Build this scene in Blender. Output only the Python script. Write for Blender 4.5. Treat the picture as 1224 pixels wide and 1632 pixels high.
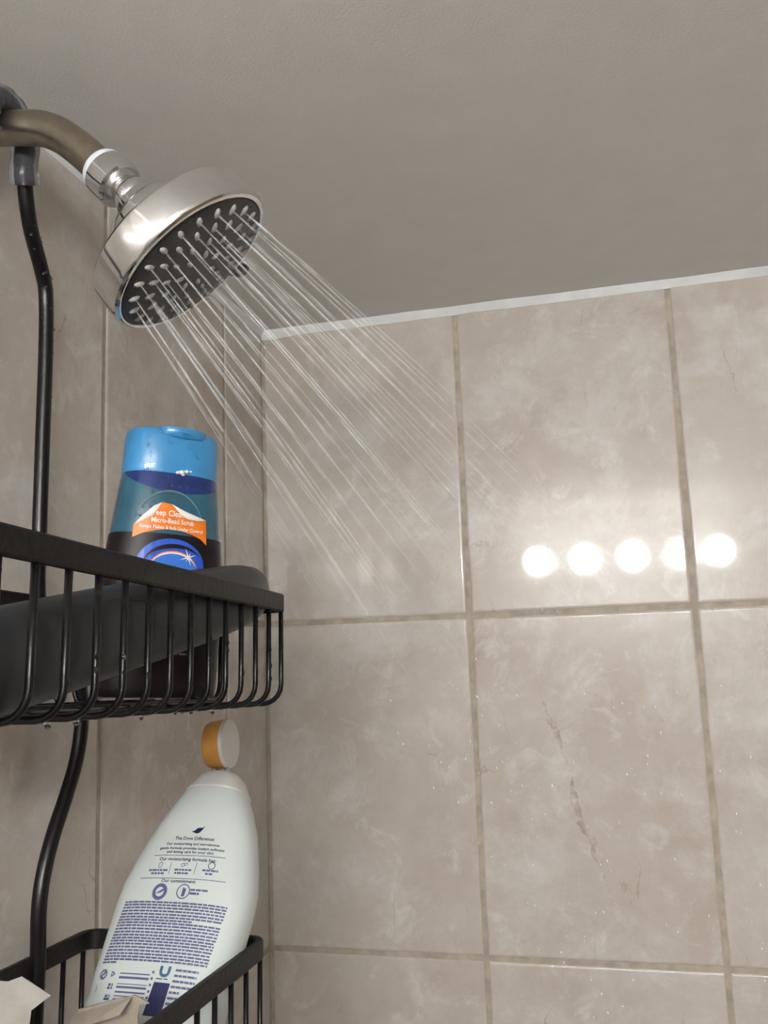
import bpy, bmesh, math, random
from mathutils import Vector, Matrix, noise
random.seed(7)
for o in list(bpy.data.objects): bpy.data.objects.remove(o, do_unlink=True)
S = bpy.context.scene
COL = S.collection
PI = math.pi
# Lengths in metres. Coordinates below: corner of the two tiled walls at x=0,y=0, z measured down from the ceiling.
Z0 = 2.30
ROOM_X, ROOM_Y = 1.52, -1.49

# ------------------------------------------------------------------ camera, world, exposure
def rot_cam(a, b, c):
    f = Vector((-math.sin(a)*math.cos(b), math.cos(a)*math.cos(b), math.sin(b)))
    r = Vector((math.cos(a), math.sin(a), 0)); u = r.cross(f)
    r2 = math.cos(c)*r + math.sin(c)*u; u2 = -math.sin(c)*r + math.cos(c)*u
    return r2, u2, f
cr, cu, cf = rot_cam(0.241086, 0.151495, -0.0362545)
cd = bpy.data.cameras.new('camera'); cam = bpy.data.objects.new('camera', cd); COL.objects.link(cam)
cam.matrix_world = Matrix(((cr.x, cu.x, -cf.x, 0.32575), (cr.y, cu.y, -cf.y, -0.82203), (cr.z, cu.z, -cf.z, -0.32636+Z0), (0, 0, 0, 1)))
cd.sensor_fit = 'VERTICAL'; cd.sensor_height = 24.0; cd.sensor_width = 18.0
cd.lens = 1408.04/1632*24.0; cd.clip_start = 0.01
S.camera = cam
w = bpy.data.worlds.new('world'); S.world = w; w.use_nodes = True
w.node_tree.nodes['Background'].inputs[0].default_value = (0.02, 0.02, 0.02, 1)
w.node_tree.nodes['Background'].inputs[1].default_value = 0.2
S.view_settings.view_transform = 'Standard'; S.view_settings.look = 'None'
S.view_settings.gamma = 1; S.view_settings.use_curve_mapping = False
S.view_settings.exposure = -0.15
BULB = 140.0            # radiance of the vanity globes

# ------------------------------------------------------------------ materials
MATS = {}
class NT:
    def __init__(s, name):
        m = bpy.data.materials.new(name); m.use_nodes = True; s.m = m; s.n = m.node_tree.nodes; s.l = m.node_tree.links
        s.b = s.n['Principled BSDF']; s.out = s.n['Material Output']; MATS[name] = m
    def node(s, t, **kw):
        n = s.n.new(t)
        for k, v in kw.items():
            if k in n.inputs: n.inputs[k].default_value = v
            else: setattr(n, k, v)
        return n
    def link(s, a, b): s.l.new(a, b)
    def set(s, **kw):
        for k, v in kw.items():
            k = k.replace('_', ' ')
            if isinstance(v, tuple) and len(v) == 3 and 'Color' in k: v = v+(1,)
            s.b.inputs[k].default_value = v
        return s
    def coords(s, rnd=False):
        tc = s.node('ShaderNodeTexCoord')
        if not rnd: return tc.outputs['Object']
        oi = s.node('ShaderNodeObjectInfo')
        mm = s.node('ShaderNodeMath', operation='MULTIPLY'); mm.inputs[1].default_value = 37.0
        s.link(oi.outputs['Random'], mm.inputs[0])
        va = s.node('ShaderNodeVectorMath', operation='ADD')
        s.link(tc.outputs['Object'], va.inputs[0]); s.link(mm.outputs[0], va.inputs[1])
        return va.outputs[0]
    def noise(s, co, scale, detail=3, rough=.5, dist=0):
        n = s.node('ShaderNodeTexNoise'); n.inputs['Scale'].default_value = scale; n.inputs['Detail'].default_value = detail
        n.inputs['Roughness'].default_value = rough; n.inputs['Distortion'].default_value = dist
        s.link(co, n.inputs['Vector']); return n.outputs['Fac']
    def ramp(s, f, stops):
        r = s.node('ShaderNodeValToRGB'); e = r.color_ramp.elements
        while len(e) < len(stops): e.new(.5)
        for k, (p, c) in enumerate(stops):
            e[k].position = p; e[k].color = c if len(c) == 4 else c+(1,)
        s.link(f, r.inputs[0]); return r.outputs[0]
    def mix(s, f, a, b, mode='MIX'):
        n = s.node('ShaderNodeMix', data_type='RGBA', blend_type=mode)
        for i, v in ((0, f), (6, a), (7, b)):
            if isinstance(v, (int, float)): n.inputs[i].default_value = v
            elif isinstance(v, tuple): n.inputs[i].default_value = v if len(v) == 4 else v+(1,)
            else: s.link(v, n.inputs[i])
        return n.outputs[2]
    def bump(s, f, strength, dist=.001):
        n = s.node('ShaderNodeBump'); n.inputs['Strength'].default_value = strength; n.inputs['Distance'].default_value = dist
        s.link(f, n.inputs['Height']); s.link(n.outputs[0], s.b.inputs['Normal'])
def plain(name, col, rough=.5, metal=0, var=.12, scale=60, bump=0, **kw):
    t = NT(name); t.set(Roughness=rough, Metallic=metal, **kw)
    co = t.coords(); f = t.noise(co, scale, 4)
    lo = tuple(max(0, c*(1-var)) for c in col); hi = tuple(min(1, c*(1+var)) for c in col)
    t.link(t.ramp(f, [(.3, lo), (.7, hi)]), t.b.inputs['Base Color'])
    if bump: t.bump(f, bump, .0006)
    return t
# tile: printed beige marble, clouded and finely veined; one print has a long brown vein
def tile_mat(name, vein_line=False):
    t = NT(name); co = t.coords(True)
    big = t.noise(co, 7, 5, .55, .6); cloud = t.noise(co, 11, 12, .72, .25); fine = t.noise(co, 60, 4, .6, .3); wisp = t.noise(co, 26, 8, .7, .8)
    base = t.ramp(big, [(.32, (.475, .415, .362)), (.5, (.535, .487, .440)), (.68, (.575, .540, .502))])
    c1 = t.mix(t.ramp(cloud, [(.47, (0, 0, 0)), (.57, (.42, .42, .42)), (.70, (.9, .9, .9))]), base, (.69, .685, .675))
    c1 = t.mix(t.ramp(wisp, [(.55, (0, 0, 0)), (.66, (.5, .5, .5))]), c1, (.74, .74, .735))
    vo = t.node('ShaderNodeTexVoronoi', feature='DISTANCE_TO_EDGE'); vo.inputs['Scale'].default_value = 10
    mp = t.node('ShaderNodeMapping'); mp.inputs['Scale'].default_value = (1.7, 1.7, .5); mp.inputs['Rotation'].default_value = (0, .35, 0)
    wn = t.node('ShaderNodeTexNoise'); wn.inputs['Scale'].default_value = 22; wn.inputs['Detail'].default_value = 6
    t.link(co, wn.inputs['Vector'])
    va = t.node('ShaderNodeVectorMath', operation='MULTIPLY_ADD'); va.inputs[1].default_value = (.045, .045, .045)
    t.link(wn.outputs['Color'], va.inputs[0]); t.link(co, va.inputs[2]); t.link(va.outputs[0], mp.inputs[0]); t.link(mp.outputs[0], vo.inputs['Vector'])
    vein = t.ramp(vo.outputs['Distance'], [(.0, (1, 1, 1)), (.010, (0, 0, 0))])
    msk = t.ramp(t.noise(co, 16, 4, .65), [(.57, (0, 0, 0)), (.66, (.6, .6, .6))])
    c2 = t.mix(t.mix(1.0, vein, msk, 'MULTIPLY'), c1, (.30, .22, .165))
    if vein_line:
        sp = t.node('ShaderNodeSeparateXYZ'); t.link(t.coords(), sp.inputs[0])
        def M(op, a, b=0.0):
            n = t.node('ShaderNodeMath', operation=op)
            for k, v in ((0, a), (1, b)):
                if isinstance(v, (int, float)): n.inputs[k].default_value = v
                else: t.link(v, n.inputs[k])
            return n.outputs[0]
        wob = M('MULTIPLY', M('SUBTRACT', t.noise(t.coords(), 24, 6, .65), .5), .030)
        dist = M('ABSOLUTE', M('ADD', M('ADD', sp.outputs['X'], M('MULTIPLY', sp.outputs['Z'], VK)), M('ADD', wob, VX)))
        wid = M('MULTIPLY', M('SUBTRACT', t.noise(t.coords(), 34, 3), .36), .012)
        m1 = M('LESS_THAN', dist, wid)
        zz = M('ADD', M('MULTIPLY', sp.outputs['Z'], 3.3333), .5)
        rng = t.ramp(zz, [(.14, (0, 0, 0)), (.24, (.62, .62, .62)), (.70, (.62, .62, .62)), (.82, (0, 0, 0))])
        soft = t.ramp(t.noise(t.coords(), 150, 4, .6), [(.38, (0, 0, 0)), (.6, (1, 1, 1))])
        c2 = t.mix(t.mix(1.0, t.mix(1.0, m1, rng, 'MULTIPLY'), soft, 'MULTIPLY'), c2, (.27, .19, .145))
    c3 = t.mix(.14, c2, t.ramp(fine, [(.35, (.46, .41, .36)), (.65, (.66, .63, .59))]))
    t.link(c3, t.b.inputs['Base Color'])
    t.link(t.ramp(cloud, [(.35, (.17, .17, .17)), (.75, (.30, .30, .30))]), t.b.inputs['Roughness'])
    t.set(Coat_Weight=.50, Coat_Roughness=.05, Coat_IOR=1.45, Specular_IOR_Level=.26)
    t.bump(t.noise(co, 55, 2, .5), .14, .0004)
VK, VX = .27, .016
tile_mat('tile'); tile_mat('tile_veined', True)
# others
t = plain('grout', (.42, .37, .305), .85, var=.18, scale=90, bump=.4)
t = plain('ceiling_paint', (.82, .81, .79), .62, var=.02, scale=40); f = t.noise(t.coords(), 520, 3, .6); t.bump(f, .25, .0006)
plain('wall_paint', (.55, .545, .53), .6, var=.03, scale=30)
plain('wall_tan', (.22, .165, .115), .6, var=.05, scale=20)
plain('floor_tile', (.46, .44, .41), .35, var=.15, scale=8)
plain('caulk', (.86, .88, .89), .45, var=.06, scale=45, bump=.5)
plain('chrome', (.78, .78, .78), .11, 1, var=.04, scale=120)
plain('nickel', (.36, .32, .255), .34, 1, var=.10, scale=160)
plain('dark_face', (.028, .027, .026), .42, var=.25, scale=200)
plain('nozzle_rubber', (.42, .41, .38), .5, var=.15, scale=300)
plain('thread_tape', (.66, .69, .72), .5, var=.08, scale=200)
plain('black_coat', (.004, .004, .0045), .30, var=.5, scale=260, bump=.25, Specular_IOR_Level=.35)
plain('rail_coat', (.006, .0055, .005), .5, var=.7, scale=300, bump=.5, Specular_IOR_Level=.28)
plain('clear_sleeve', (.74, .76, .84), .16, var=.12, scale=70, bump=.8, Transmission_Weight=.92, IOR=1.25)
plain('blue_cap', (.045, .26, .55), .33, var=.10, scale=50, Coat_Weight=.4)
plain('blue_bottle', (.032, .135, .21), .16, var=.30, scale=38, Transmission_Weight=.25, Coat_Weight=.5)
plain('deep_blue', (.010, .030, .17), .18, var=.4, scale=60, Coat_Weight=.4)
plain('black_label', (.010, .006, .008), .42, var=.5, scale=90, Specular_IOR_Level=.3)
plain('orange_print', (.80, .20, .018), .4, var=.06, scale=70)
plain('white_print', (.80, .78, .74), .5, var=.03)
plain('grey_print', (.16, .16, .16), .5, var=.03)
plain('blue_print', (.022, .09, .52), .35, var=.15, scale=60)
plain('light_blue_print', (.04, .17, .62), .35, var=.12, scale=60)
plain('ring_highlight', (.12, .24, .30), .2, var=.1)
plain('navy_print', (.010, .012, .075), .5, var=.1)
plain('teal_print', (.03, .10, .20), .5, var=.1)
plain('faded_print', (.085, .09, .21), .5, var=.1)
plain('white_bottle', (.60, .655, .64), .36, var=.02, scale=20, Subsurface_Weight=.12, Subsurface_Radius=(.01, .01, .008))
plain('white_cap', (.70, .69, .67), .34, var=.03, scale=40, Transmission_Weight=.15)
plain('amber_cap', (.62, .30, .065), .35, var=.15, scale=60, Transmission_Weight=.1)
plain('grey_plastic', (.022, .023, .025), .42, var=.45, scale=22, bump=.1, Specular_IOR_Level=.32)
plain('grey_cap', (.018, .020, .021), .40, var=.35, scale=30, Specular_IOR_Level=.3)
plain('carton', (.33, .29, .24), .8, var=.12, scale=120, bump=.3)
plain('carton_pale', (.33, .31, .285), .8, var=.10, scale=120, bump=.3)
plain('foam', (.85, .86, .87), .5, var=.03)
plain('steel', (.62, .61, .6), .2, 1, var=.05)
t = NT('drop'); t.set(Base_Color=(.95, .97, 1), Roughness=.03, Transmission_Weight=1.0, IOR=1.33)
co = t.coords(); t.bump(t.noise(co, 500, 2), .05)
t = NT('water_jet'); co = t.coords()
br = t.ramp(t.noise(co, 75, 3, .6), [(.36, (.05, .05, .05)), (.7, (.27, .27, .27))])
fa = t.node('ShaderNodeAttribute', attribute_name='fade'); br = t.mix(1.0, br, t.ramp(fa.outputs['Fac'], [(0, (.0, .0, .0)), (.5, (.26, .26, .26)), (.98, (1, 1, 1))]), 'MULTIPLY')
t.set(Base_Color=(.86, .88, .90), Roughness=.15, IOR=1.33); t.link(br, t.b.inputs['Alpha'])
t = NT('mist'); co = t.coords()
t.link(t.ramp(t.noise(co, 200), [(.3, (.88, .89, .90)), (.7, (.95, .96, .97))]), t.b.inputs['Base Color']); t.set(Roughness=.2, Alpha=.4)
t = NT('globe'); co = t.coords()
t.link(t.ramp(t.noise(co, 3), [(.3, (1, .985, .955)), (.7, (1, .99, .965))]), t.b.inputs['Emission Color'])
t.set(Emission_Strength=BULB, Base_Color=(.9, .9, .9))

# ------------------------------------------------------------------ builders
ROOT = {}
def obj(name, bm, mat, parent=None, org=None, smooth=None, local=False):
    """link a bmesh (corner coordinates, or the root's own when local) as one mesh object"""
    me = bpy.data.meshes.new(name)
    if smooth is not None:
        for f in bm.faces: f.smooth = True
        for e in bm.edges:
            if len(e.link_faces) == 2 and e.calc_face_angle(0) > math.radians(smooth): e.smooth = False
    bm.to_mesh(me); bm.free()
    o = bpy.data.objects.new(name, me); COL.objects.link(o)
    if mat: me.materials.append(MATS[mat])
    if parent is None:
        if org is None:
            vs = [v.co for v in me.vertices]
            org = ((min(v.x for v in vs)+max(v.x for v in vs))/2, (min(v.y for v in vs)+max(v.y for v in vs))/2, min(v.z for v in vs))
        org = Vector(org); me.transform(Matrix.Translation(-org)); o.location = org+Vector((0, 0, Z0)); ROOT[o.name] = org
    else:
        o.parent = parent
        r = parent
        while r.parent: r = r.parent
        ROOT[o.name] = ROOT[r.name]
        if not local: me.transform(Matrix.Translation(-ROOT[r.name]))
    return o
def thing(name, label, cat, org, group=None):
    o = bpy.data.objects.new(name, None); COL.objects.link(o); o.empty_display_size = .02
    o.location = Vector(org)+Vector((0, 0, Z0)); ROOT[o.name] = Vector(org)
    return tag(o, label, cat, group)
def tag(o, label, cat, group=None, kind=None):
    o['label'] = label; o['category'] = cat
    if group: o['group'] = group
    if kind: o['kind'] = kind
    return o
def struct(o, label=None):
    o['kind'] = 'structure'
    if label: o['label'] = label; 
    return o
def NB(): return bmesh.new()
def box(bm, lo, hi, bev=0):
    vs = [bm.verts.new((x, y, z)) for x in (lo[0], hi[0]) for y in (lo[1], hi[1]) for z in (lo[2], hi[2])]
    F = []
    for q in ((0, 1, 3, 2), (4, 6, 7, 5), (0, 4, 5, 1), (2, 3, 7, 6), (0, 2, 6, 4), (1, 5, 7, 3)):
        F.append(bm.faces.new([vs[i] for i in q]))
    if bev:
        es = list({e for f in F for e in f.edges})
        bmesh.ops.bevel(bm, geom=es, offset=bev, segments=2, affect='EDGES', profile=.5)
    return bm
def frame_of(d):
    d = d.normalized(); a = Vector((0, 0, 1)) if abs(d.z) < .9 else Vector((1, 0, 0))
    u = d.cross(a).normalized(); return u, d.cross(u).normalized()
def tube(bm, pts, r, n=8, closed=False, caps=True):
    pts = [Vector(p) for p in pts]; N = len(pts); rs = r if isinstance(r, (list, tuple)) else [r]*N
    T = []
    for i in range(N):
        a = pts[(i-1) % N] if (closed or i > 0) else pts[i]; b = pts[(i+1) % N] if (closed or i < N-1) else pts[i]
        T.append((b-a).normalized())
    u, v = frame_of(T[0]); rings = []
    for i in range(N):
        if i:
            q = T[i-1].rotation_difference(T[i]); u = q @ u
        u = (u-T[i]*u.dot(T[i])).normalized(); v = T[i].cross(u)
        rings.append([bm.verts.new(pts[i]+rs[i]*(math.cos(2*PI*k/n)*u+math.sin(2*PI*k/n)*v)) for k in range(n)])
    for i in range(N if closed else N-1):
        A, B = rings[i], rings[(i+1) % N]
        for k in range(n): bm.faces.new((A[k], A[(k+1) % n], B[(k+1) % n], B[k]))
    if caps and not closed:
        bm.faces.new(rings[0][::-1]); bm.faces.new(rings[-1])
    return bm
def smooth_path(pts, sub=6):
    P = [Vector(p) for p in pts]; out = []
    for i in range(len(P)-1):
        p0, p1, p2, p3 = P[max(i-1, 0)], P[i], P[i+1], P[min(i+2, len(P)-1)]
        for k in range(sub):
            s = k/sub
            out.append(.5*((2*p1)+(p2-p0)*s+(2*p0-5*p1+4*p2-p3)*s*s+(3*p1-p0-3*p2+p3)*s**3))
    out.append(P[-1]); return out
def lathe(bm, o, d, prof, n=40, cap0=True, cap1=True):
    """prof: list of (s along d, radius)"""
    o, d = Vector(o), Vector(d).normalized(); u, v = frame_of(d); rings = []
    for s, r in prof:
        rings.append([bm.verts.new(o+d*s+r*(math.cos(2*PI*k/n)*u+math.sin(2*PI*k/n)*v)) for k in range(n)])
    for A, B in zip(rings, rings[1:]):
        for k in range(n): bm.faces.new((A[k], A[(k+1) % n], B[(k+1) % n], B[k]))
    if cap0: bm.faces.new(rings[0][::-1])
    if cap1: bm.faces.new(rings[-1])
    bmesh.ops.recalc_face_normals(bm, faces=bm.faces)
    return bm
def ball(bm, c, r, axes=None, u=10, v=6):
    """ellipsoid, r a number or triple along axes"""
    c = Vector(c); r = (r, r, r) if isinstance(r, (int, float)) else r
    ax = axes or (Vector((1, 0, 0)), Vector((0, 1, 0)), Vector((0, 0, 1)))
    top = bm.verts.new(c+ax[2]*r[2]); bot = bm.verts.new(c-ax[2]*r[2]); R = []
    for j in range(1, v):
        th = PI*j/v
        R.append([bm.verts.new(c+ax[0]*r[0]*math.sin(th)*math.cos(2*PI*k/u)+ax[1]*r[1]*math.sin(th)*math.sin(2*PI*k/u)+ax[2]*r[2]*math.cos(th)) for k in range(u)])
    for k in range(u):
        bm.faces.new((top, R[0][k], R[0][(k+1) % u])); bm.faces.new((bot, R[-1][(k+1) % u], R[-1][k]))
        for A, B in zip(R, R[1:]): bm.faces.new((A[k], B[k], B[(k+1) % u], A[(k+1) % u]))
    return bm
def sheet(bm, pts, thick, n):
    """polygon given a thickness along n"""
    n = Vector(n).normalized()*thick
    A = [bm.verts.new(Vector(p)) for p in pts]; B = [bm.verts.new(Vector(p)+n) for p in pts]
    bm.faces.new(A); bm.faces.new(B[::-1])
    for i in range(len(A)):
        j = (i+1) % len(A); bm.faces.new((A[i], B[i], B[j], A[j]))
    bmesh.ops.recalc_face_normals(bm, faces=bm.faces)
    return bm

# ------------------------------------------------------------------ the room
def slab(name, lo, hi, mat): return struct(obj(name, box(NB(), lo, hi), mat))
ceil = slab('ceiling', (-.1, ROOM_Y-.1, 0), (ROOM_X+.1, .1, .08), 'ceiling_paint')
slab('floor', (-.1, ROOM_Y-.1, -Z0-.08), (ROOM_X+.1, .1, -Z0), 'floor_tile')
G = .0013
wb = slab('wall_back', (-.1, G, -Z0), (ROOM_X+.1, .1, 0), 'grout')
wl = slab('wall_left', (-.1, ROOM_Y, -Z0), (-G, G, 0), 'grout')
slab('wall_right', (ROOM_X, ROOM_Y, -Z0), (ROOM_X+.1, G, 0), 'wall_tan')
slab('wall_front', (-.1, ROOM_Y-.1, -Z0), (ROOM_X+.1, ROOM_Y, 0), 'wall_paint')
TW, TH, GAP = .2, .3, .0043
def tile_mesh(w_, h_):
    """face at local y=0 looking to -y, pillowed edge, centred"""
    bm = NB(); D = .0045
    rows = [(0, D), (.0004, .0009), (.0013, .00025), (.003, 0)]
    R = []
    for ins, dy in rows:
        a, b = w_/2-ins, h_/2-ins
        R.append([bm.verts.new((x, dy, z)) for x, z in ((-a, -b), (a, -b), (a, b), (-a, b))])
    for A, B in zip(R, R[1:]):
        for k in range(4): bm.faces.new((A[k], A[(k+1) % 4], B[(k+1) % 4], B[k]))
    bm.faces.new(R[-1])
    for f in bm.faces: f.smooth = True
    # the flat front keeps its own normal
    me = bpy.data.meshes.new('tile'); bm.to_mesh(me); bm.free(); me.materials.append(MATS['tile'])
    import numpy as np
    nl = []
    for p in me.polygons:
        for vi in p.vertices:
            v = me.vertices[vi].co
            ring = vi//4
            nx = (1 if v.x > 0 else -1)*(p.normal.x != 0 or ring < 3)*[1, .75, .3, 0][ring]
            nz = (1 if v.z > 0 else -1)*[1, .75, .3, 0][ring]
            if abs(p.normal.x) < 1e-4: nx = 0
            if abs(p.normal.z) < 1e-4: nz = 0
            nl.append(Vector((nx, -[0.05, .66, .95, 1][ring], nz)).normalized())
    me.normals_split_custom_set(nl)
    return me
TM = {}
def tile(wall, side, u0, u1, z1, z0, tilt=(0, 0)):
    w_, h_ = u1-u0-GAP, z1-z0-GAP
    key = (round(w_, 4), round(h_, 4))
    if key not in TM: TM[key] = tile_mesh(*key)
    o = bpy.data.objects.new('tile', TM[key]); COL.objects.link(o); o.parent = wall
    uc, zc = (u0+u1)/2, (z0+z1)/2
    c = Vector((uc, 0, zc)) if side == 'b' else Vector((0, uc, zc))
    o.location = c-ROOT[wall.name]
    o.rotation_euler = (tilt[0], 0, tilt[1]) if side == 'b' else (tilt[0], 0, PI/2+tilt[1])
    LAST[0] = o
    return o
LAST = [None]
TILT = {(2, 0): (.0005, .011), (1, 0): (0, 0), (0, 0): (.0004, .0008)}
rows = [(-.0025, -.3005)]+[(-.3005-.3*k, -.6005-.3*k) for k in range(6)]+[(-2.1005, -2.2985)]
for r, (z1, z0) in enumerate(rows):
    cols = [(-.0006, .2015)]+[(.2015+.2*k, .4015+.2*k) for k in range(6)]+[(1.4015, 1.5225)]
    for c, (a, b) in enumerate(cols):
        tile(wb, 'b', a, b, z1, z0, TILT.get((c, r), (random.uniform(-.0011, .0011), random.uniform(-.0011, .0011))))
        if (c, r) == (1, 1):
            o_ = LAST[0]; o_.data = o_.data.copy(); o_.data.materials[0] = MATS['tile_veined']
    cl = [(-.0934, .0006)]+[(-.2934-.2*k, -.0934-.2*k) for k in range(9)]
    for c, (a, b) in enumerate(cl):
        tile(wl, 'l', a, b, z1, z0, (random.uniform(-.001, .001), random.uniform(-.001, .001)))
# caulk beads where the ceiling meets the tile
def caulk(name, along, length, hgt):
    bm = NB(); N = 90; rings = []
    for i in range(N+1):
        q = length*i/N
        h = hgt(q)*(1+.16*noise.noise((q*24, 3.1, along))); d = .0045*(1+.3*noise.noise((q*18, 7.7, along)))
        prof = [(.0002, -.0004), (-d*1.25, -.0002), (-d*.95, -h*.35), (-d*.4, -h*.75), (-.0007, -h), (.0006, -h)]
        rings.append([bm.verts.new((q, p, z)) if along == 0 else bm.verts.new((-p, -q, z)) for p, z in prof])
    for A, B in zip(rings, rings[1:]):
        for k in range(len(A)-1): bm.faces.new((A[k], A[k+1], B[k+1], B[k]))
    bm.faces.new(rings[0]); bm.faces.new(rings[-1][::-1])
    bmesh.ops.recalc_face_normals(bm, faces=bm.faces)
    return struct(obj(name, bm, 'caulk', smooth=50))
caulk('trim_1', 0, ROOM_X, lambda q: .0075 if q > .03 else .009)
caulk('trim_2', 1, -ROOM_Y, lambda q: .006)

# ------------------------------------------------------------------ vanity light on the wall behind
LY, LZ = -1.40, -.130
vl = thing('vanity_light', 'steel bar with five round glowing bulbs on the painted wall', 'lamp', (.40, ROOM_Y, LZ-.055))
obj('backplate', box(NB(), (.10, ROOM_Y-.001, LZ-.055), (.70, ROOM_Y+.03, LZ+.055), .004), 'steel', vl, smooth=40)
for k in range(5):
    x = .170+.1138*k
    bm = lathe(NB(), (x, ROOM_Y+.028, LZ), (0, 1, 0), [(0, .03), (.012, .028), (.014, .018), (.03, .017)], 24); obj('socket', bm, 'steel', vl, smooth=40)
    obj('bulb', ball(NB(), (x, LY, LZ), .0335, u=24, v=14), 'globe', vl, smooth=60)

# ------------------------------------------------------------------ shower arm and head
ARMY = -.443
sho = thing('wall_shower', 'round chrome shower head with dark spray face on a bent bronze-toned wall pipe', 'shower', (.003, ARMY, -.06))
AP = smooth_path([(-.004, ARMY, -.0385), (.012, ARMY, -.0395), (.0268, ARMY, -.0423), (.044, ARMY, -.0452), (.0555, ARMY, -.0484), (.0660, ARMY, -.0546), (.0768, ARMY, -.0640), (.0850, ARMY, -.0725), (.0925, ARMY, -.0805)], 6)
sa = obj('arm', tube(NB(), AP, .0092, 24), 'nickel', sho, smooth=60); sa['label'] = 'bent bronze-toned metal pipe'
obj('flange', lathe(NB(), (-.0005, ARMY, -.0385), (1, 0, .0), [(0, .031), (.003, .030), (.008, .022), (.011, .0105)], 36, cap1=False), 'nickel', sa, smooth=50)
AD = Vector((.68, .0, -.733)).normalized(); AE = Vector((.0925, ARMY, -.0805))
obj('thread_tape', lathe(NB(), AE-AD*.0062, AD, [(0, .0092), (.0004, .0112), (.0024, .0122), (.0045, .0118)], 30), 'thread_tape', sa, smooth=50)
HN = Vector((.5989, .2063, -.7738)).normalized(); HC = Vector((.1338, -.4313, -.1299))
sh = obj('head', lathe(NB(), HC, HN, [(-.0215, .0195), (-.0202, .036), (-.0192, .0448), (-.0183, .0462), (-.0172, .0470), (-.0160, .0472), (-.0030, .0480), (-.0016, .0479), (-.0004, .0474), (.0005, .0465), (.0009, .0455), (.0008, .0446), (.0002, .0441), (-.0035, .0437)], 72), 'chrome', sho, smooth=22); sh['label'] = 'round chrome shower head'
obj('nut', lathe(NB(), AE-AD*.0022, AD, [(0, .0115), (.001, .0128), (.006, .0130), (.0125, .0126), (.0137, .0115), (.014, .0085)], 36), 'chrome', sh, smooth=35)
bj = HC-HN*.0475
obj('ball_joint', ball(NB(), bj+HN*.0015-AD*.001, .0102, u=24, v=16), 'chrome', sh, smooth=60)
obj('neck', lathe(NB(), HC, HN, [(-.0455, .0085), (-.0445, .0120), (-.0410, .0135), (-.0385, .0150), (-.0375, .0190), (-.0350, .0212), (-.0300, .0218), (-.0200, .0225)], 40), 'chrome', sh, smooth=35)
obj('spray_face', lathe(NB(), HC, HN, [(-.004, .0440), (.0002, .0438), (.0016, .0425), (.0030, .034), (.0040, .022), (.0044, .010), (.0045, .002)], 64), 'dark_face', sh, smooth=40)
e1 = HN.cross(Vector((0, 0, 1))).normalized(); e2 = HN.cross(e1)
def face_h(r): return .0045-.0029*(r/.0425)**2
NOZ = []
for rr, nn_, ph in ((.0380, 22, .06), (.0292, 17, .2), (.0205, 12, 0), (.0115, 7, .3)):
    for k in range(nn_):
        a = 2*PI*k/nn_+ph
        rad = math.cos(a)*e1+math.sin(a)*e2; tan = HN.cross(rad)
        p = HC+rad*rr+HN*face_h(rr)
        sc = 1 if rr > .028 else .8
        bm = ball(NB(), p, (.0034*sc, .0017*sc, .0015), (rad, tan, HN), 10, 6)
        obj('nozzle', bm, 'nozzle_rubber', sh, smooth=60)
        NOZ.append((p+HN*.0012, rad, rr))
# small ribs between the nozzles
for k in range(40):
    a = 2*PI*(k+.5)/40; rad = math.cos(a)*e1+math.sin(a)*e2; tan = HN.cross(rad); p = HC+rad*.0408
    obj('rib', ball(NB(), p+HN*.0006, (.0019, .0007, .0016), (rad, tan, HN), 6, 4), 'dark_face', sh, smooth=60)
td = (-.0399*e1-.0229*e2).normalized(); tt = HN.cross(td)
bm = NB(); pr_ = []
for s, wd, hh in ((.041, .0045, .0022), (.049, .0046, .0024), (.056, .0048, .0027), (.0595, .0042, .0024), (.061, .0028, .0014)):
    c = HC+td*s-HN*.0005
    pr_.append([bm.verts.new(c+tt*wd*math.cos(2*PI*k/12)+HN*hh*math.sin(2*PI*k/12)) for k in range(12)])
for A, B in zip(pr_, pr_[1:]):
    for k in range(12): bm.faces.new((A[k], A[(k+1) % 12], B[(k+1) % 12], B[k]))
bm.faces.new(pr_[0][::-1]); bm.faces.new(pr_[-1]); bmesh.ops.recalc_face_normals(bm, faces=bm.faces)
obj('lever', bm, 'dark_face', sh, smooth=40)

# ------------------------------------------------------------------ caddy hanging on the arm
CORG = (0, -.443, -.03)
cad = thing('shower_caddy', 'black wire shower caddy with two baskets hanging from the pipe', 'caddy', CORG)
cad.rotation_euler = (math.radians(-2.42), 0, 0)
def arc(c, r, a0, a1, n, ax):
    out = []
    for i in range(n+1):
        a = a0+(a1-a0)*i/n; out.append(Vector(c)+r*(math.cos(a)*Vector(ax[0])+math.sin(a)*Vector(ax[1])))
    return out
RODP = [(.0300,.0172,-.0245),(.0270,.0252,-.0411),(.0240,.0350,-.0546),(.0200,.0512,-.0694),(.0180,.0592,-.0813),(.0170,.0632,-.1149),(.0160,.0658,-.1676),(.0160,.0673,-.2228),(.0160,.0684,-.2513),(.0160,.0727,-.2687),(.0160,.0911,-.2838),(.0160,.1093,-.2998),(.0160,.1159,-.3184),(.0160,.1164,-.3349),(.0160,.1124,-.3527),(.0160,.1037,-.3711),(.0160,.0932,-.3901),(.0160,.0860,-.4086),(.0160,.0830,-.4273),(.0160,.0842,-.4560),(.0160,.0841,-.4900)]
loop = arc((.030, .0006, -.0150), .0172, 0, PI, 14, ((0, 1, 0), (0, 0, 1)))
right = smooth_path(RODP, 5); left = [Vector((p.x, -p.y, p.z)) for p in right]
obj('rod', tube(NB(), right, .0043, 12), 'black_coat', cad, local=True, smooth=60)
obj('rod', tube(NB(), left, .0043, 12), 'black_coat', cad, local=True, smooth=60)
obj('hook', tube(NB(), [right[0]]+loop+[left[0]], .0043, 12), 'black_coat', cad, local=True, smooth=60)
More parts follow.
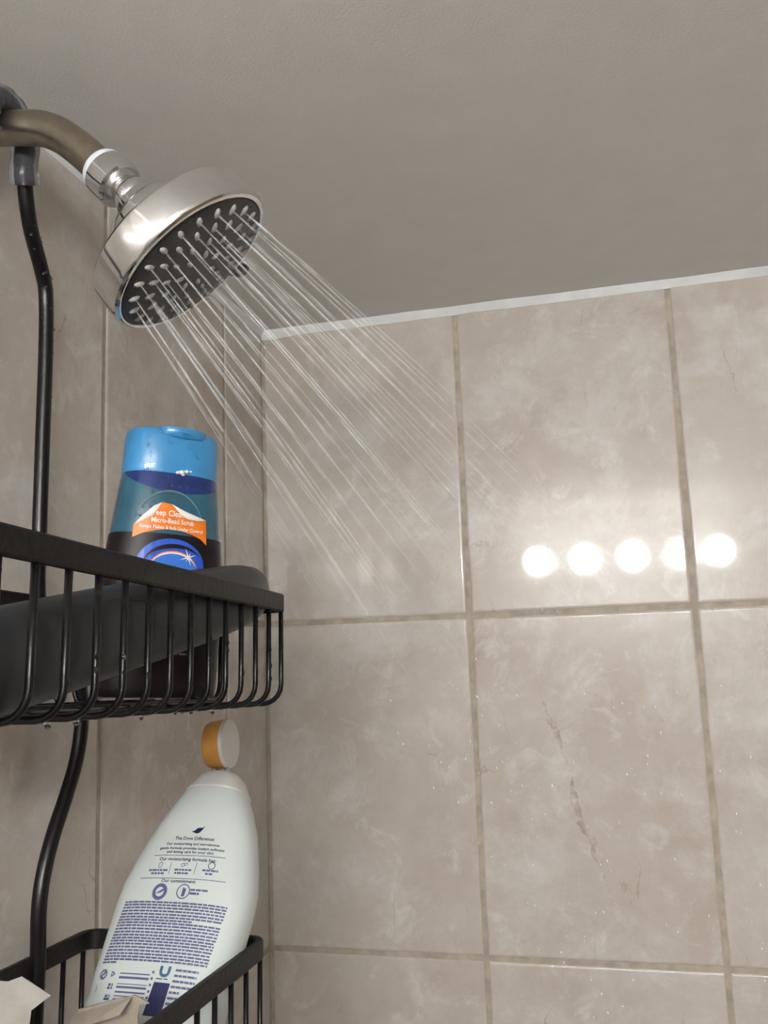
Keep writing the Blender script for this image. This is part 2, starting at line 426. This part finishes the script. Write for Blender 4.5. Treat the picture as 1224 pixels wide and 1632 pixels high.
sl = [right[3], right[1]]+loop+[left[1], left[3]]
obj('rubber_sleeve', tube(NB(), smooth_path(sl, 2), [.0078*(1+.04*math.sin(i*1.7)) for i in range(len(sl)*2-1)], 16), 'clear_sleeve', cad, local=True, smooth=60)
def rail(xb, xf, yh, zc, hgt=.0106, th=.0042, rc=.010):
    pts = []
    for cx, cy, a0 in ((xf-rc, yh-rc, 0), (xb+rc, yh-rc, PI/2), (xb+rc, -yh+rc, PI), (xf-rc, -yh+rc, 1.5*PI)):
        for i in range(7):
            a = a0+PI/2*i/6; pts.append((cx+rc*math.cos(a), cy+rc*math.sin(a), math.cos(a), math.sin(a)))
    bm = NB(); R = []; b = .0009
    prof = [(0, hgt/2-b), (-b, hgt/2), (-th+b, hgt/2), (-th, hgt/2-b), (-th, -hgt/2+b), (-th+b, -hgt/2), (-b, -hgt/2), (0, -hgt/2+b)]
    for x, y, nx, ny in pts: R.append([bm.verts.new((x+nx*o_, y+ny*o_, zc+h)) for o_, h in prof])
    for i in range(len(R)):
        A, B = R[i], R[(i+1) % len(R)]
        for k in range(8): bm.faces.new((A[k], A[(k+1) % 8], B[(k+1) % 8], B[k]))
    bmesh.ops.recalc_face_normals(bm, faces=bm.faces)
    return bm
DROPSITES = []
def basket(name, xb, xf, yh, zc, zb, nb, y0, dy, side):
    ra = obj(name, rail(xb, xf, yh, zc), 'rail_coat', cad, local=True, smooth=40)
    r = .0015; rb = .011; xi, xo = xb+.0021, xf-.0021; zt = zc-.004
    for k in range(nb):
        y = y0-dy*k
        p = [(xo, y, zt), (xo, y, zb+rb)]+[tuple(q) for q in arc((xo-rb, y, zb+rb), rb, 0, -PI/2, 5, ((1, 0, 0), (0, 0, 1)))][1:]
        p += [(xi+rb, y, zb)]+[tuple(q) for q in arc((xi+rb, y, zb+rb), rb, -PI/2, -PI, 5, ((1, 0, 0), (0, 0, 1)))][1:]+[(xi, y, zt)]
        obj('wire', tube(NB(), p, r, 8), 'black_coat', ra, local=True, smooth=60)
        for _ in range(3): DROPSITES.append(((xo, y, random.uniform(zb+rb, zt)), 'bar'))
        for _ in range(2): DROPSITES.append(((random.uniform(xi+.02, xo-.012), y, zb), 'under'))
    for j in range(side):
        x = xi+(xo-xi)*(j+1)/(side+1); ye = yh-.0021; z2 = zb+.0030
        p = [(x, ye, zt), (x, ye, z2+rb)]+[tuple(q) for q in arc((x, ye-rb, z2+rb), rb, 0, -PI/2, 5, ((0, 1, 0), (0, 0, 1)))][1:]
        p2 = [(a, -b, c) for a, b, c in p]
        obj('wire', tube(NB(), p+p2[::-1], r, 8), 'black_coat', ra, local=True, smooth=60)
    return ra
basket('upper_basket', .012, .140, .1385, -.263, -.3215, 14, .1305, .0196, 2)
basket('lower_basket', .012, .127, .1385, -.4555, -.535, 14, .1305, .0196, 2)
CM = Matrix.Translation(Vector(CORG)) @ Matrix.Rotation(math.radians(-2.42), 4, 'X')
bm = NB()
for (p, kind) in DROPSITES:
    q = CM @ Vector(p)
    if kind == 'bar':
        s = random.uniform(.0006, .0012); ball(bm, q+Vector((.0011, -.0010+random.uniform(-.0008, .0012), 0)), (s, s, s*1.5), u=8, v=5)
    else:
        s = random.uniform(.0009, .0016); ball(bm, q+Vector((0, 0, -.0013-s*.6)), (s, s, s*1.25), u=8, v=5)
for i in range(60):
    p = random.choice(right[8:30]); q = CM @ p; a = random.uniform(-1.6, .4); s = random.uniform(.0004, .0008)
    ball(bm, q+Vector((math.cos(a), math.sin(a), 0))*.0043+Vector((0, 0, random.uniform(-.004, .004))), (s, s, s*1.4), u=6, v=4)
tag(obj('water_droplets', bm, 'drop', org=(.12, -.45, -.36), smooth=60), 'water droplets beaded on the black caddy wires', 'water drops', kind='stuff')

# ------------------------------------------------------------------ bottles
class Bottle:
    """u across the label, v up the bottle, w out of the label; sections (v, a, b)"""
    def __init__(s, p0, t, a, n, secs, b0, ex=2.4, c=(0, 0)):
        s.cc = c; s.p0, s.t, s.a, s.n = Vector(p0), Vector(t), Vector(a), Vector(n); s.secs = secs; s.b0 = b0; s.ex = ex
    def c(s, v): return s.cc[0]+s.cc[1]*v
    def P(s, u, v, w): return s.p0+s.t*u+s.a*v+s.n*(w-s.b0)
    def ab(s, v):
        S_ = s.secs
        if v <= S_[0][0]: return S_[0][1:]
        for A, B in zip(S_, S_[1:]):
            if v <= B[0]:
                k = (v-A[0])/(B[0]-A[0]+1e-9); return A[1]+(B[1]-A[1])*k, A[2]+(B[2]-A[2])*k
        return S_[-1][1:]
    def surf(s, u, v, off=0):
        a, b = s.ab(v); q = min(abs(u-s.c(v))/a, .999)
        return s.P(u, v, b*(1-q**s.ex)**(1/s.ex)+off)
    def loft(s, secs, n=56, ex=None, cap0=True, cap1=True):
        ex = ex or s.ex; bm = NB(); R = []
        for v, a, b in secs:
            ring = []
            for k in range(n):
                an = 2*PI*k/n; c, d = math.cos(an), math.sin(an)
                ring.append(bm.verts.new(s.P(s.c(v)+a*math.copysign(abs(c)**(2/ex), c), v, b*math.copysign(abs(d)**(2/ex), d))))
            R.append(ring)
        for A, B in zip(R, R[1:]):
            for k in range(n): bm.faces.new((A[k], A[(k+1) % n], B[(k+1) % n], B[k]))
        if cap0: bm.faces.new(R[0][::-1])
        if cap1: bm.faces.new(R[-1])
        bmesh.ops.recalc_face_normals(bm, faces=bm.faces)
        return bm
    def fill(s, bm, poly, off, step=.004, thick=.0001):
        """flat outline (u,v) laid on the bottle's front"""
        tmp = NB(); f = tmp.faces.new([tmp.verts.new((u, v, 0)) for u, v in poly])
        us = [p[0] for p in poly]; x = min(us)+step
        while x < max(us):
            g = list(tmp.verts)+list(tmp.edges)+list(tmp.faces)
            bmesh.ops.bisect_plane(tmp, geom=g, plane_co=(x, 0, 0), plane_no=(1, 0, 0)); x += step
        s.drape(bm, tmp, off)
    def drape(s, bm, tmp, off):
        vs = {v: bm.verts.new(s.surf(v.co.x, v.co.y, off)) for v in tmp.verts}
        for f in tmp.faces:
            try: bm.faces.new([vs[v] for v in f.verts])
            except ValueError: pass
        tmp.free()
    def line(s, bm, pts, wd, off):
        for (a, b) in zip(pts, pts[1:]):
            a, b = Vector(a), Vector(b); d = (b-a); n = Vector((-d.y, d.x)).normalized()*wd/2
            s.fill(bm, [tuple(a-n), tuple(b-n), tuple(b+n), tuple(a+n)], off)
    def text(s, bm, body, u0, u1, v, off, hgt=None, shear=0, rot=0):
        """lettering between u0 and u1 with its baseline at v"""
        cu_ = bpy.data.curves.new('txt', 'FONT'); cu_.body = body; cu_.resolution_u = 2; cu_.shear = shear; cu_.size = 1; cu_.offset = .022
        o = bpy.data.objects.new('txt', cu_); COL.objects.link(o)
        dg = bpy.context.evaluated_depsgraph_get(); me = bpy.data.meshes.new_from_object(o.evaluated_get(dg))
        tmp = NB(); tmp.from_mesh(me); bpy.data.objects.remove(o, do_unlink=True); bpy.data.curves.remove(cu_); bpy.data.meshes.remove(me)
        xs = [q.co.x for q in tmp.verts]; k = (u1-u0)/(max(xs)-min(xs)); x0 = min(xs)
        ky = hgt/.72 if hgt else k
        for q in tmp.verts:
            x, y = (q.co.x-x0)*k, q.co.y*ky
            q.co = Vector((u0+x, v+y+rot*x, 0))
        s.drape(bm, tmp, off)
def words(B, bm, u0, u1, v, h, off, seed, gap=.0006, wl=(.0015, .0042)):
    """a line of print too small to read: word-long strokes"""
    rn = random.Random(seed); u = u0
    while u < u1-.0005:
        l = min(rn.uniform(*wl), u1-u)
        B.fill(bm, [(u, v), (u+l, v), (u+l, v+h), (u, v+h)], off, .003); u += l+gap
def ellipse(c, a, b, n=28, a0=0, a1=2*PI): return [(c[0]+a*math.cos(a0+(a1-a0)*k/n), c[1]+b*math.sin(a0+(a1-a0)*k/n)) for k in range(n+(0 if abs(a1-a0-2*PI) < 1e-6 else 1))]

# --- blue shampoo bottle in the upper basket
bsec = [(-.1095, .0325, .0182), (-.1085, .0336, .0192), (-.104, .0345, .0200), (-.068, .0352, .0205), (-.032, .0338, .0205), (-.005, .0310, .0200), (.010, .0292, .0193), (.0180, .0280, .0184)]
BB = Bottle((.0892, -.3688, -.2407), (.6930, .7176, -.0698), (.0485, .0502, .9976), (.7193, -.6947, 0), bsec, .0205, 2.4, (.0052, 0))
bb = thing('shampoo_bottle', 'translucent blue shampoo bottle with light blue flip cap and orange sticker', 'bottle', BB.P(0, -.1095, 0))
obj('body', BB.loft([(-.1096, .027, .013)]+bsec), 'blue_bottle', bb, smooth=50)
cap = obj('cap', BB.loft([(.0176, .0265, .0168), (.0179, .0278, .0184), (.0195, .0282, .0188), (.0400, .0275, .0181), (.0432, .0269, .0175), (.0448, .0252, .0158), (.0451, .018, .010)]), 'blue_cap', bb, smooth=40)
bm = NB(); R = []
for k in range(13):
    u = -.0067+.0272*k/12; q = math.sin(PI*k/12)**.5 if 0 < k < 12 else .05
    lip = [(.0175-.004, .0452), (.0177+.0032*q, .0450), (.0177+.0042*q, .0430-.0012*q), (.0177+.0016*q, .0414-.0022*q), (.0177-.004, .0415)]
    R.append([bm.verts.new(BB.P(u, v, w*(1-(abs(u-.0052)/.034)**2.4))) for w, v in lip])
for A, B in zip(R, R[1:]):
    for k in range(4): bm.faces.new((A[k], A[k+1], B[k+1], B[k]))
bm.faces.new(R[0]); bm.faces.new(R[-1][::-1]); bmesh.ops.recalc_face_normals(bm, faces=bm.faces)
obj('thumb_lip', bm, 'blue_cap', cap, smooth=60)
# dark neck showing through the shoulder, printed wrap below
bm = NB()
for k in range(30):
    def edge(q): return (.0052-.0279*math.cos(PI*q/30), .0178-.0115*max(0, math.sin(PI*q/30))**.9)
    a_, b_ = edge(k), edge(k+1)
    vs = [bm.verts.new(BB.surf(u, v, .00015)) for u, v in ((a_[0], .0178), (b_[0], .0178), b_, a_)]
    bm.faces.new(vs)
bmesh.ops.remove_doubles(bm, verts=bm.verts, dist=1e-6)
obj('shoulder_tint', bm, 'deep_blue', bb, smooth=60)
wrap = [(v, BB.ab(v)[0]+.00025, BB.ab(v)[1]+.00025) for v in (-.1090, -.1085, -.104, -.085, -.068, -.045, -.032, -.0180)]
lab = obj('wrap_label', BB.loft(wrap, cap0=False, cap1=False), 'black_label', bb, smooth=50)
pts = [BB.surf(.001+.0195*math.cos(a), -.0145+.0215*math.sin(a), .0001) for a in [PI*(.08+.84*k/28) for k in range(29)]]
obj('embossed_ring', tube(NB(), pts, [.0002+.0004*math.sin(PI*k/28) for k in range(29)], 6), 'ring_highlight', bb, smooth=60)  # raised ring; its paler colour paints in the highlight along it
# emblem
EX = .0030
bm = NB(); BB.fill(bm, ellipse((EX, -.0355), .0195, .0150), .0005); obj('emblem', bm, 'blue_print', lab)
def crescent(c, a, b, da, db, a0, a1, n=24):
    o_ = [(c[0]+a*math.cos(a0+(a1-a0)*k/n), c[1]+b*math.sin(a0+(a1-a0)*k/n)) for k in range(n+1)]
    i_ = [(c[0]+(a-da*math.sin(PI*k/n))*math.cos(a0+(a1-a0)*k/n), c[1]+(b-db*math.sin(PI*k/n))*math.sin(a0+(a1-a0)*k/n)) for k in range(n+1)]
    return o_, i_
def band(B, bm, o_, i_, off):
    for k in range(len(o_)-1):
        q = [o_[k], o_[k+1], i_[k+1], i_[k]]
        vs = [bm.verts.new(B.surf(u, v, off)) for u, v in q]
        try: bm.faces.new(vs)
        except ValueError: pass
bm = NB(); band(BB, bm, *crescent((EX+.0015, -.0360), .0175, .0125, .002, .0024, .15*PI, PI), .0007); obj('emblem_dark_arc', bm, 'black_label', lab)  # dark arc printed on the emblem
bm = NB(); BB.fill(bm, ellipse((EX+.001, -.0400), .0146, .0122), .0007); obj('emblem_disc', bm, 'light_blue_print', lab)
bm = NB(); band(BB, bm, *crescent((EX+.001, -.0400), .0148, .0125, .0012, .0014, .05*PI, .97*PI), .0009); obj('emblem_arc', bm, 'orange_print', lab)
bm = NB(); band(BB, bm, *crescent((EX+.001, -.0401), .0142, .0119, .0009, .0010, .10*PI, .9*PI), .00095)
for k in range(8):
    a = k*PI/4+.35; l = .0055 if k % 2 == 0 else .003; c = (EX+.0093, -.0305)
    n = (-math.sin(a)*.00055, math.cos(a)*.00055)
    vs = [bm.verts.new(BB.surf(u, v, .0011)) for u, v in ((c[0]-n[0], c[1]-n[1]), (c[0]+l*math.cos(a), c[1]+l*math.sin(a)), (c[0]+n[0], c[1]+n[1]))]; bm.faces.new(vs)
obj('emblem_sparkle', bm, 'white_print', lab)
# orange sticker with peeling corners
st = [(-.0191, -.0212), (-.0187, -.0140), (-.0135, -.0085), (-.0075, -.0020), (-.0042, -.0002), (.0005, -.0008), (.0070, -.0048), (.0150, -.0078), (.0225, -.0075), (.0235, -.0222), (.0195, -.0192), (.014, -.0172), (.007, -.0157), (.000, -.0154), (-.007, -.0165), (-.014, -.0185)]
bm = NB(); BB.fill(bm, st, .0007); sti = obj('sticker', bm, 'orange_print', bb)
for poly in ([(-.0187, -.0140), (-.0150, -.0116), (-.0095, -.0085), (-.0070, -.0045), (-.0046, -.0002), (-.0090, -.0026), (-.0145, -.0084)],
             [(.0007, -.0006), (.0060, -.0030), (.0140, -.0056), (.0225, -.0077), (.0165, -.0088), (.0105, -.0084), (.0060, -.0058)]):
    cx = sum(p[0] for p in poly)/len(poly); cy = sum(p[1] for p in poly)/len(poly)
    bm = NB(); rim = [bm.verts.new(BB.surf(u, v, .0010)) for u, v in poly]; c = bm.verts.new(BB.surf(cx, cy, .0022))
    for k in range(len(poly)): bm.faces.new((rim[k], rim[(k+1) % len(poly)], c))
    obj('peeled_corner', bm, 'white_print', sti, smooth=80)
bm = NB(); BB.text(bm, 'eep Clean', -.0078, .0085, -.0078, .0010, .0034)
BB.text(bm, 'Micro-Bead Scrub', -.0100, .0146, -.0120, .0010, .0029)
BB.text(bm, 'Keeps Flakes & Itch Under Control', -.0160, .0205, -.0154, .0010, .0021, rot=-.012); obj('lettering', bm, 'white_print', sti)
bm = NB()
for i, (v, a, b) in enumerate(((-.064, .007, .022), (-.0685, .003, .024), (-.0725, .001, .020), (-.082, -.009, .015), (-.0855, -.007, .017))): words(BB, bm, a, b, v, .0011, .0005, 90+i)
obj('fine_print', bm, 'grey_print', lab)['kind'] = 'stuff'
bm = NB()
for du, dv, r in ((0, 0, .0020), (.003, .0008, .0016), (-.0022, -.0004, .0013), (.0055, .0012, .0010), (.001, -.0012, .0012)): ball(bm, BB.surf(.0058+du, .0188+dv, .0004), (r, r*.8, r*.7), u=8, v=6)
obj('foam_fleck', bm, 'foam', bb, smooth=80)
bm = NB()
for i in range(80):
    u, v = random.uniform(-.020, .026), random.uniform(-.018, .042); s_ = random.uniform(.0005, .0012)
    ball(bm, BB.surf(u, v, .0003 if v > .0179 else 0), (s_, s_, s_*1.1), u=6, v=4)
for v, s_ in ((-.070, .004), (-.078, .003), (-.092, .003)): ball(bm, BB.P(.0052+.0345, v, .002), (s_*.6, s_*.6, s_), u=8, v=6)
dr = obj('water_beads', bm, 'drop', bb, smooth=80); dr['kind'] = 'stuff'

# --- white body wash bottle leaning on the end of the lower basket
wsec = [(-.1080, .0365, .0150), (-.1060, .0385, .0172), (-.098, .0380, .0185), (-.065, .0392, .0188), (-.030, .0402, .0190), (-.012, .0410, .0190), (.000, .0405, .0189), (.013, .0372, .0187), (.025, .0335, .0184), (.035, .0300, .0181), (.0475, .0238, .0175), (.0545, .0195, .0168), (.0560, .0185, .0165)]
WB = Bottle(Vector((.0815, -.3377, -.4594))+.0190*Vector((-.0439, -.8375, .5446)), (.9988, -.0495, .0044), (.0233, .5442, .8387), (-.0439, -.8375, .5446), wsec, .0190, 2.6, (.0042, .045))
wb_ = thing('body_wash_bottle', 'white body wash bottle with open amber and white flip lid and navy back print', 'bottle', WB.P(0, -.108, 0))
obj('body', WB.loft([(-.1085, .032, .011)]+wsec), 'white_bottle', wb_, smooth=50)
cp = obj('cap', WB.loft([(.0550, .0190, .0166), (.0562, .0193, .0171), (.0574, .0186, .0167), (.0620, .0158, .0152), (.0655, .0138, .0138), (.0674, .0115, .0115), (.0680, .006, .006)]), 'white_cap', wb_, smooth=40)
LD = Vector((.975, .02, .06)).normalized(); LC = WB.P(-.0015, .0908, -.001)
ld = obj('lid', lathe(NB(), LC-LD*.0082, LD, [(0, .0112), (.0008, .0138), (.003, .0148), (.0125, .0152), (.0128, .0152)], 40, cap1=True), 'amber_cap', cp, smooth=40)
obj('lid_face', lathe(NB(), LC, LD, [(.0042, .0153), (.0058, .0153), (.0064, .0149), (.0066, .0132), (.0062, .003)], 40), 'white_cap', ld, smooth=40)
for du in (-.0050, .0, .0050):
    bm = NB(); tube(bm, [WB.P(.006+du, .0655, .0), WB.P(.004+du, .0700, .0), LC-Vector((0, 0, .0140))+LD*du*.8], [.0022, .0018, .0015], 8)
    obj('hinge', bm, 'white_cap', cp, smooth=60)
O = .00012
navy = NB()
WB.fill(navy, [(.0095+.72*(u-.0097), .0282+.8*(v-.0285)) for u, v in ((.0045, .0270), (.0068, .0278), (.0088, .0296), (.0112, .0300), (.0128, .0298), (.0150, .0314), (.0134, .0284), (.0114, .0262), (.0092, .0256), (.0070, .0262))], O, .002)
obj('bird_emblem', navy, 'navy_print', wb_)
navy = NB()
WB.text(navy, 'The Dove Difference:', -.0037, .0210, .0222, O, .0019)
WB.text(navy, 'Our moisturizing and microbiome', -.0084, .0246, .0192, O, .0015)
WB.text(navy, 'gentle formula provides instant softness', -.0120, .0280, .0167, O, .0015)
WB.text(navy, 'and lasting care for your skin', -.0066, .0224, .0146, O, .0015)
WB.text(navy, 'Our moisturizing formula has:', -.0100, .0251, .0104, O, .0018)
WB.text(navy, 'Our commitment:', -.0047, .0166, -.0016, O, .0018)
obj('lettering', navy, 'navy_print', wb_)
navy = NB()
WB.line(navy, [(-.0143, .0132), (.0295, .0134)], .00035, O); WB.line(navy, [(-.0192, .0005), (.0329, .0006)], .00035, O)
WB.line(navy, [(-.0015, .0094), (-.0014, .0028)], .0003, O); WB.line(navy, [(.0144, .0098), (.0140, .0033)], .0003, O)
def ringline(c, r, n=18, wd=.0004, sq=1): WB.line(navy, [(c[0]+r*math.cos(2*PI*k/n), c[1]+sq*r*math.sin(2*PI*k/n)) for k in range(n+1)], wd, O)
ringline((-.0082, .0078), .0011, 10, .0003, 1.5); ringline((.0060, .0080), .0012, 10, .0003, .7); ringline((.0078, .0084), .0010, 10, .0003, .7); ringline((.0232, .0084), .0019, 12, .0005)
for i, (a, b, v) in enumerate(((-.0150, -.0025, .0044), (-.0128, -.0045, .0026), (.0016, .0120, .0048), (.0020, .0110, .0030), (.0185, .0275, .0052), (.0205, .0250, .0034))): words(WB, navy, a, b, v, .0010, O, 40+i, .0004, (.0012, .003))
ringline((-.0038, -.0068), .0036, 24, .0020); ringline((.0105, -.0062), .0037, 20, .0006)
WB.fill(navy, [(-.0066, -.0080), (-.0030, -.0072), (-.0008, -.0056), (-.0022, -.0052), (-.0040, -.0064)], O); WB.fill(navy, [(.0098, -.0088), (.0116, -.0088), (.0120, -.0048), (.0100, -.0040)], O)
words(WB, navy, .0145, .0245, -.0056, .0010, O, 61, .0004); words(WB, navy, .0145, .0200, -.0076, .0012, O, 62, .0003)
obj('icons', navy, 'faded_print', wb_)['kind'] = 'stuff'
navy = NB(); N_ = 21
for i in range(N_):
    k = i/(N_-1); v = -.0128-.0308*k; a = -.0250-.0036*k; b = .0366-.0037*k
    if i == 6: b -= .0155
    if i == N_-1: b = a+.010
    words(WB, navy, a, b, v+.0001*math.sin(i), .00092, O, 100+i, .0004, (.0014, .0046))
obj('paragraph', navy, 'faded_print', wb_)['kind'] = 'stuff'
navy = NB()
for v, h in ((-.0486, .0006), (-.0508, .0011), (-.0535, .0004), (-.0553, .0010), (-.0575, .0008), (-.0592, .0005), (-.0610, .0009)): WB.fill(navy, [(-.0140, v), (.0040, v), (.0040, v+h), (-.0140, v+h)], O)
for i in range(5): words(WB, navy, .0050, .0062, -.0475-.003*i, .0012, O, 300+i)
obj('barcode', navy, 'faded_print', wb_)['kind'] = 'stuff'
navy = NB(); WB.line(navy, [(.0098, -.0436), (.0097, -.0464)]+[(.0120-.0023*math.cos(PI*k/8), -.0464-.0018*math.sin(PI*k/8)) for k in range(9)]+[(.0144, -.0436)], .0016, O); words(WB, navy, .0080, .0150, -.0500, .0006, O, 77)
obj('letter_emblem', navy, 'teal_print', wb_)
navy = NB(); WB.fill(navy, [(.0075, -.0513), (.0166, -.0514), (.0155, -.0668), (.0058, -.0668)], O); obj('navy_block', navy, 'navy_print', wb_)
navy = NB(); ringline((-.0250, -.0490), .0021, 14, .0010); WB.line(navy, [(-.0262, -.0503), (-.0238, -.0476)], .0010, O); ringline((-.0185, -.0488), .0014, 3, .0006)
for i, (v, a, b) in enumerate(((-.0545, -.0195, -.0165), (-.0560, -.0197, -.0165), (-.0612, -.0200, -.0160), (-.0598, -.0196, -.0165))): words(WB, navy, a, b, v, .0012, O, 200+i)
WB.line(navy, [(-.0275, -.0540), (-.0272, -.0575)], .0004, O)
for i in range(9): words(WB, navy, .0178-.0002*i, (.0298 if i < 4 else .0240)-.0004*i, -.0456-.0026*i, .0011, O, 220+i, .0003)
obj('small_print', navy, 'faded_print', wb_)['kind'] = 'stuff'

# --- dark grey squeeze bottle lying aslant in the upper basket
gb = thing('squeeze_bottle', 'dark grey flattened squeeze bottle lying aslant behind the wires of the upper basket', 'bottle', (.120, -.45, -.345))
TA, TB = Vector((.1200, -.584, -.3310)), Vector((.1200, -.3125, -.2890))
ax = (TB-TA); LT = ax.length; ax.normalize(); sx = Vector((1, 0, 0)); sx = (sx-ax*sx.dot(ax)).normalized(); sz = sx.cross(ax); sz = sz if sz.z > 0 else -sz
def tloft(prof, n=28, ex=2.5):
    bm = NB(); R = []
    for s, a, b in prof:
        ring = []
        for k in range(n):
            an = 2*PI*k/n; c, d = math.cos(an), math.sin(an)
            ring.append(bm.verts.new(TA+ax*s*LT+sx*b*math.copysign(abs(c)**(2/ex), c)+sz*a*math.copysign(abs(d)**(2/ex), d)))
        R.append(ring)
    for A, B in zip(R, R[1:]):
        for k in range(n): bm.faces.new((A[k], A[(k+1) % n], B[(k+1) % n], B[k]))
    bm.faces.new(R[0]); bm.faces.new(R[-1]); bmesh.ops.recalc_face_normals(bm, faces=bm.faces); return bm
obj('body', tloft([(0, .010, .008), (.004, .0165, .0125), (.02, .0185, .0135), (.15, .0188, .0140), (.45, .0192, .0135), (.68, .0195, .0125), (.72, .0192, .0122)]), 'grey_plastic', gb, smooth=50)
obj('cap', tloft([(.7205, .0180, .0118), (.722, .0188, .0126), (.80, .0188, .0126), (.88, .0178, .0122), (.94, .0155, .0110), (.975, .0120, .0090), (.993, .0070, .0055), (1.0, .002, .002)]), 'grey_cap', gb, smooth=60)

# --- torn soap carton in the lower basket
ct = thing('soap_carton', 'torn beige cardboard soap carton beside the white bottle in the lower basket', 'carton', (.075, -.44, -.560))
bm = NB(); sheet(bm, [(.060, -.412, -.560), (.060, -.412, -.500), (.0645, -.4145, -.4941), (.0780, -.420, -.4890), (.0925, -.425, -.4837), (.1000, -.428, -.4815), (.1028, -.429, -.4802), (.1086, -.431, -.4812), (.1120, -.432, -.4822), (.1062, -.430, -.4836), (.1045, -.429, -.489), (.1052, -.429, -.500), (.1052, -.429, -.560)], .0012, (.33, -.94, 0)); obj('panel', bm, 'carton', ct)
bm = NB(); sheet(bm, [(.0610, -.4135, -.4975), (.0925, -.4262, -.4842), (.1020, -.4302, -.4815), (.0985, -.4345, -.4875), (.0800, -.4300, -.4945), (.0640, -.4235, -.5010)], .0008, (.2, -.5, .8)); obj('folded_edge', bm, 'carton', ct)
bm = NB(); box(bm, (.0570, -.490, -.560), (.1040, -.4320, -.515)); obj('body', bm, 'carton_pale', ct)
fl = NB(); sheet(fl, [(.0430, -.470, -.4655), (.0505, -.462, -.4650), (.0570, -.458, -.4668), (.0618, -.455, -.4655), (.0747, -.452, -.4737), (.0670, -.455, -.4793), (.0660, -.457, -.500), (.0640, -.459, -.520), (.0430, -.470, -.520)], .0010, (.45, -.85, .15)); fo = obj('flap', fl, 'carton_pale', ct)
bm = NB()
for c, a, b in (((.0530, -.4627, -.4745), .0032, .0011), ((.0550, -.4618, -.4800), .0030, .0009), ((.0500, -.4640, -.4820), .0022, .0008)):
    ball(bm, Vector(c)+Vector((.45, -.85, .15)).normalized()*.0010, (a, b, .0002), (Vector((.88, .46, 0)).normalized(), Vector((-.1, .1, .98)).normalized(), Vector((.45, -.85, .15)).normalized()), 10, 4)
obj('print_mark', bm, 'grey_print', fo)

# ------------------------------------------------------------------ water
rw = random.Random(21); drops = NB()
RN = {.0380: 'outermost ring', .0292: 'second ring', .0205: 'third ring', .0115: 'innermost ring'}
for i, (p, rad, rr_) in enumerate(NOZ):
    if rr_ < .015: continue
    d = (HN+rad*(rr_/.038)*.125+Vector((rw.uniform(-1, 1), rw.uniform(-1, 1), rw.uniform(-1, 1)))*.012).normalized()
    Ljet = rw.uniform(.16, .30); N = 24
    def at_s(q): return p+d*q+Vector((0, 0, -.5*9.8*(q/4.6)**2))
    pts = [at_s(Ljet*k/(N-1)) for k in range(N)]
    rs = [(.00050+.00016*math.sin(k*2.1+i)+.0002*rw.random()*(k/N))*(1-.6*(k/(N-1))**2) for k in range(N)]
    jb = tube(NB(), pts, rs, 6)
    lay = jb.verts.layers.float.new('fade')
    for vi, v in enumerate(jb.verts): v[lay] = 1-(min(vi//6, N-1)/(N-1))
    for k in range(5):
        q = at_s(Ljet*(1+.14*(k+1)+rw.uniform(0, .1)))+Vector((rw.uniform(-1, 1), rw.uniform(-1, 1), rw.uniform(-1, 1)))*.006
        if q.y < -.004: ball(drops, q, (.0003, .0003, .0006), u=6, v=4)
    tag(obj('water_jet', jb, 'water_jet', smooth=80), 'thin whitish water jet from the %s of shower head nozzles' % RN[rr_], 'water jet', 'water jets from the %s of nozzles' % RN[rr_])
tag(obj('spray_drops', drops, 'mist', smooth=80), 'loose water drops falling past the ends of the shower jets', 'water drops', kind='stuff')
bm = NB()
for i in range(60):
    x, z = rw.gauss(.10, .07), -rw.random()*.55-.02
    if not .005 < x < .5: continue
    s = rw.uniform(.0003, .0007); ball(bm, (x, -.0002, z), (s, s*.6, s*1.3), u=6, v=4)
tag(obj('wall_spray', bm, 'drop', org=(.16, 0, -.64), smooth=80), 'fine water droplets scattered over the tiles of the back wall', 'water drops', kind='stuff')
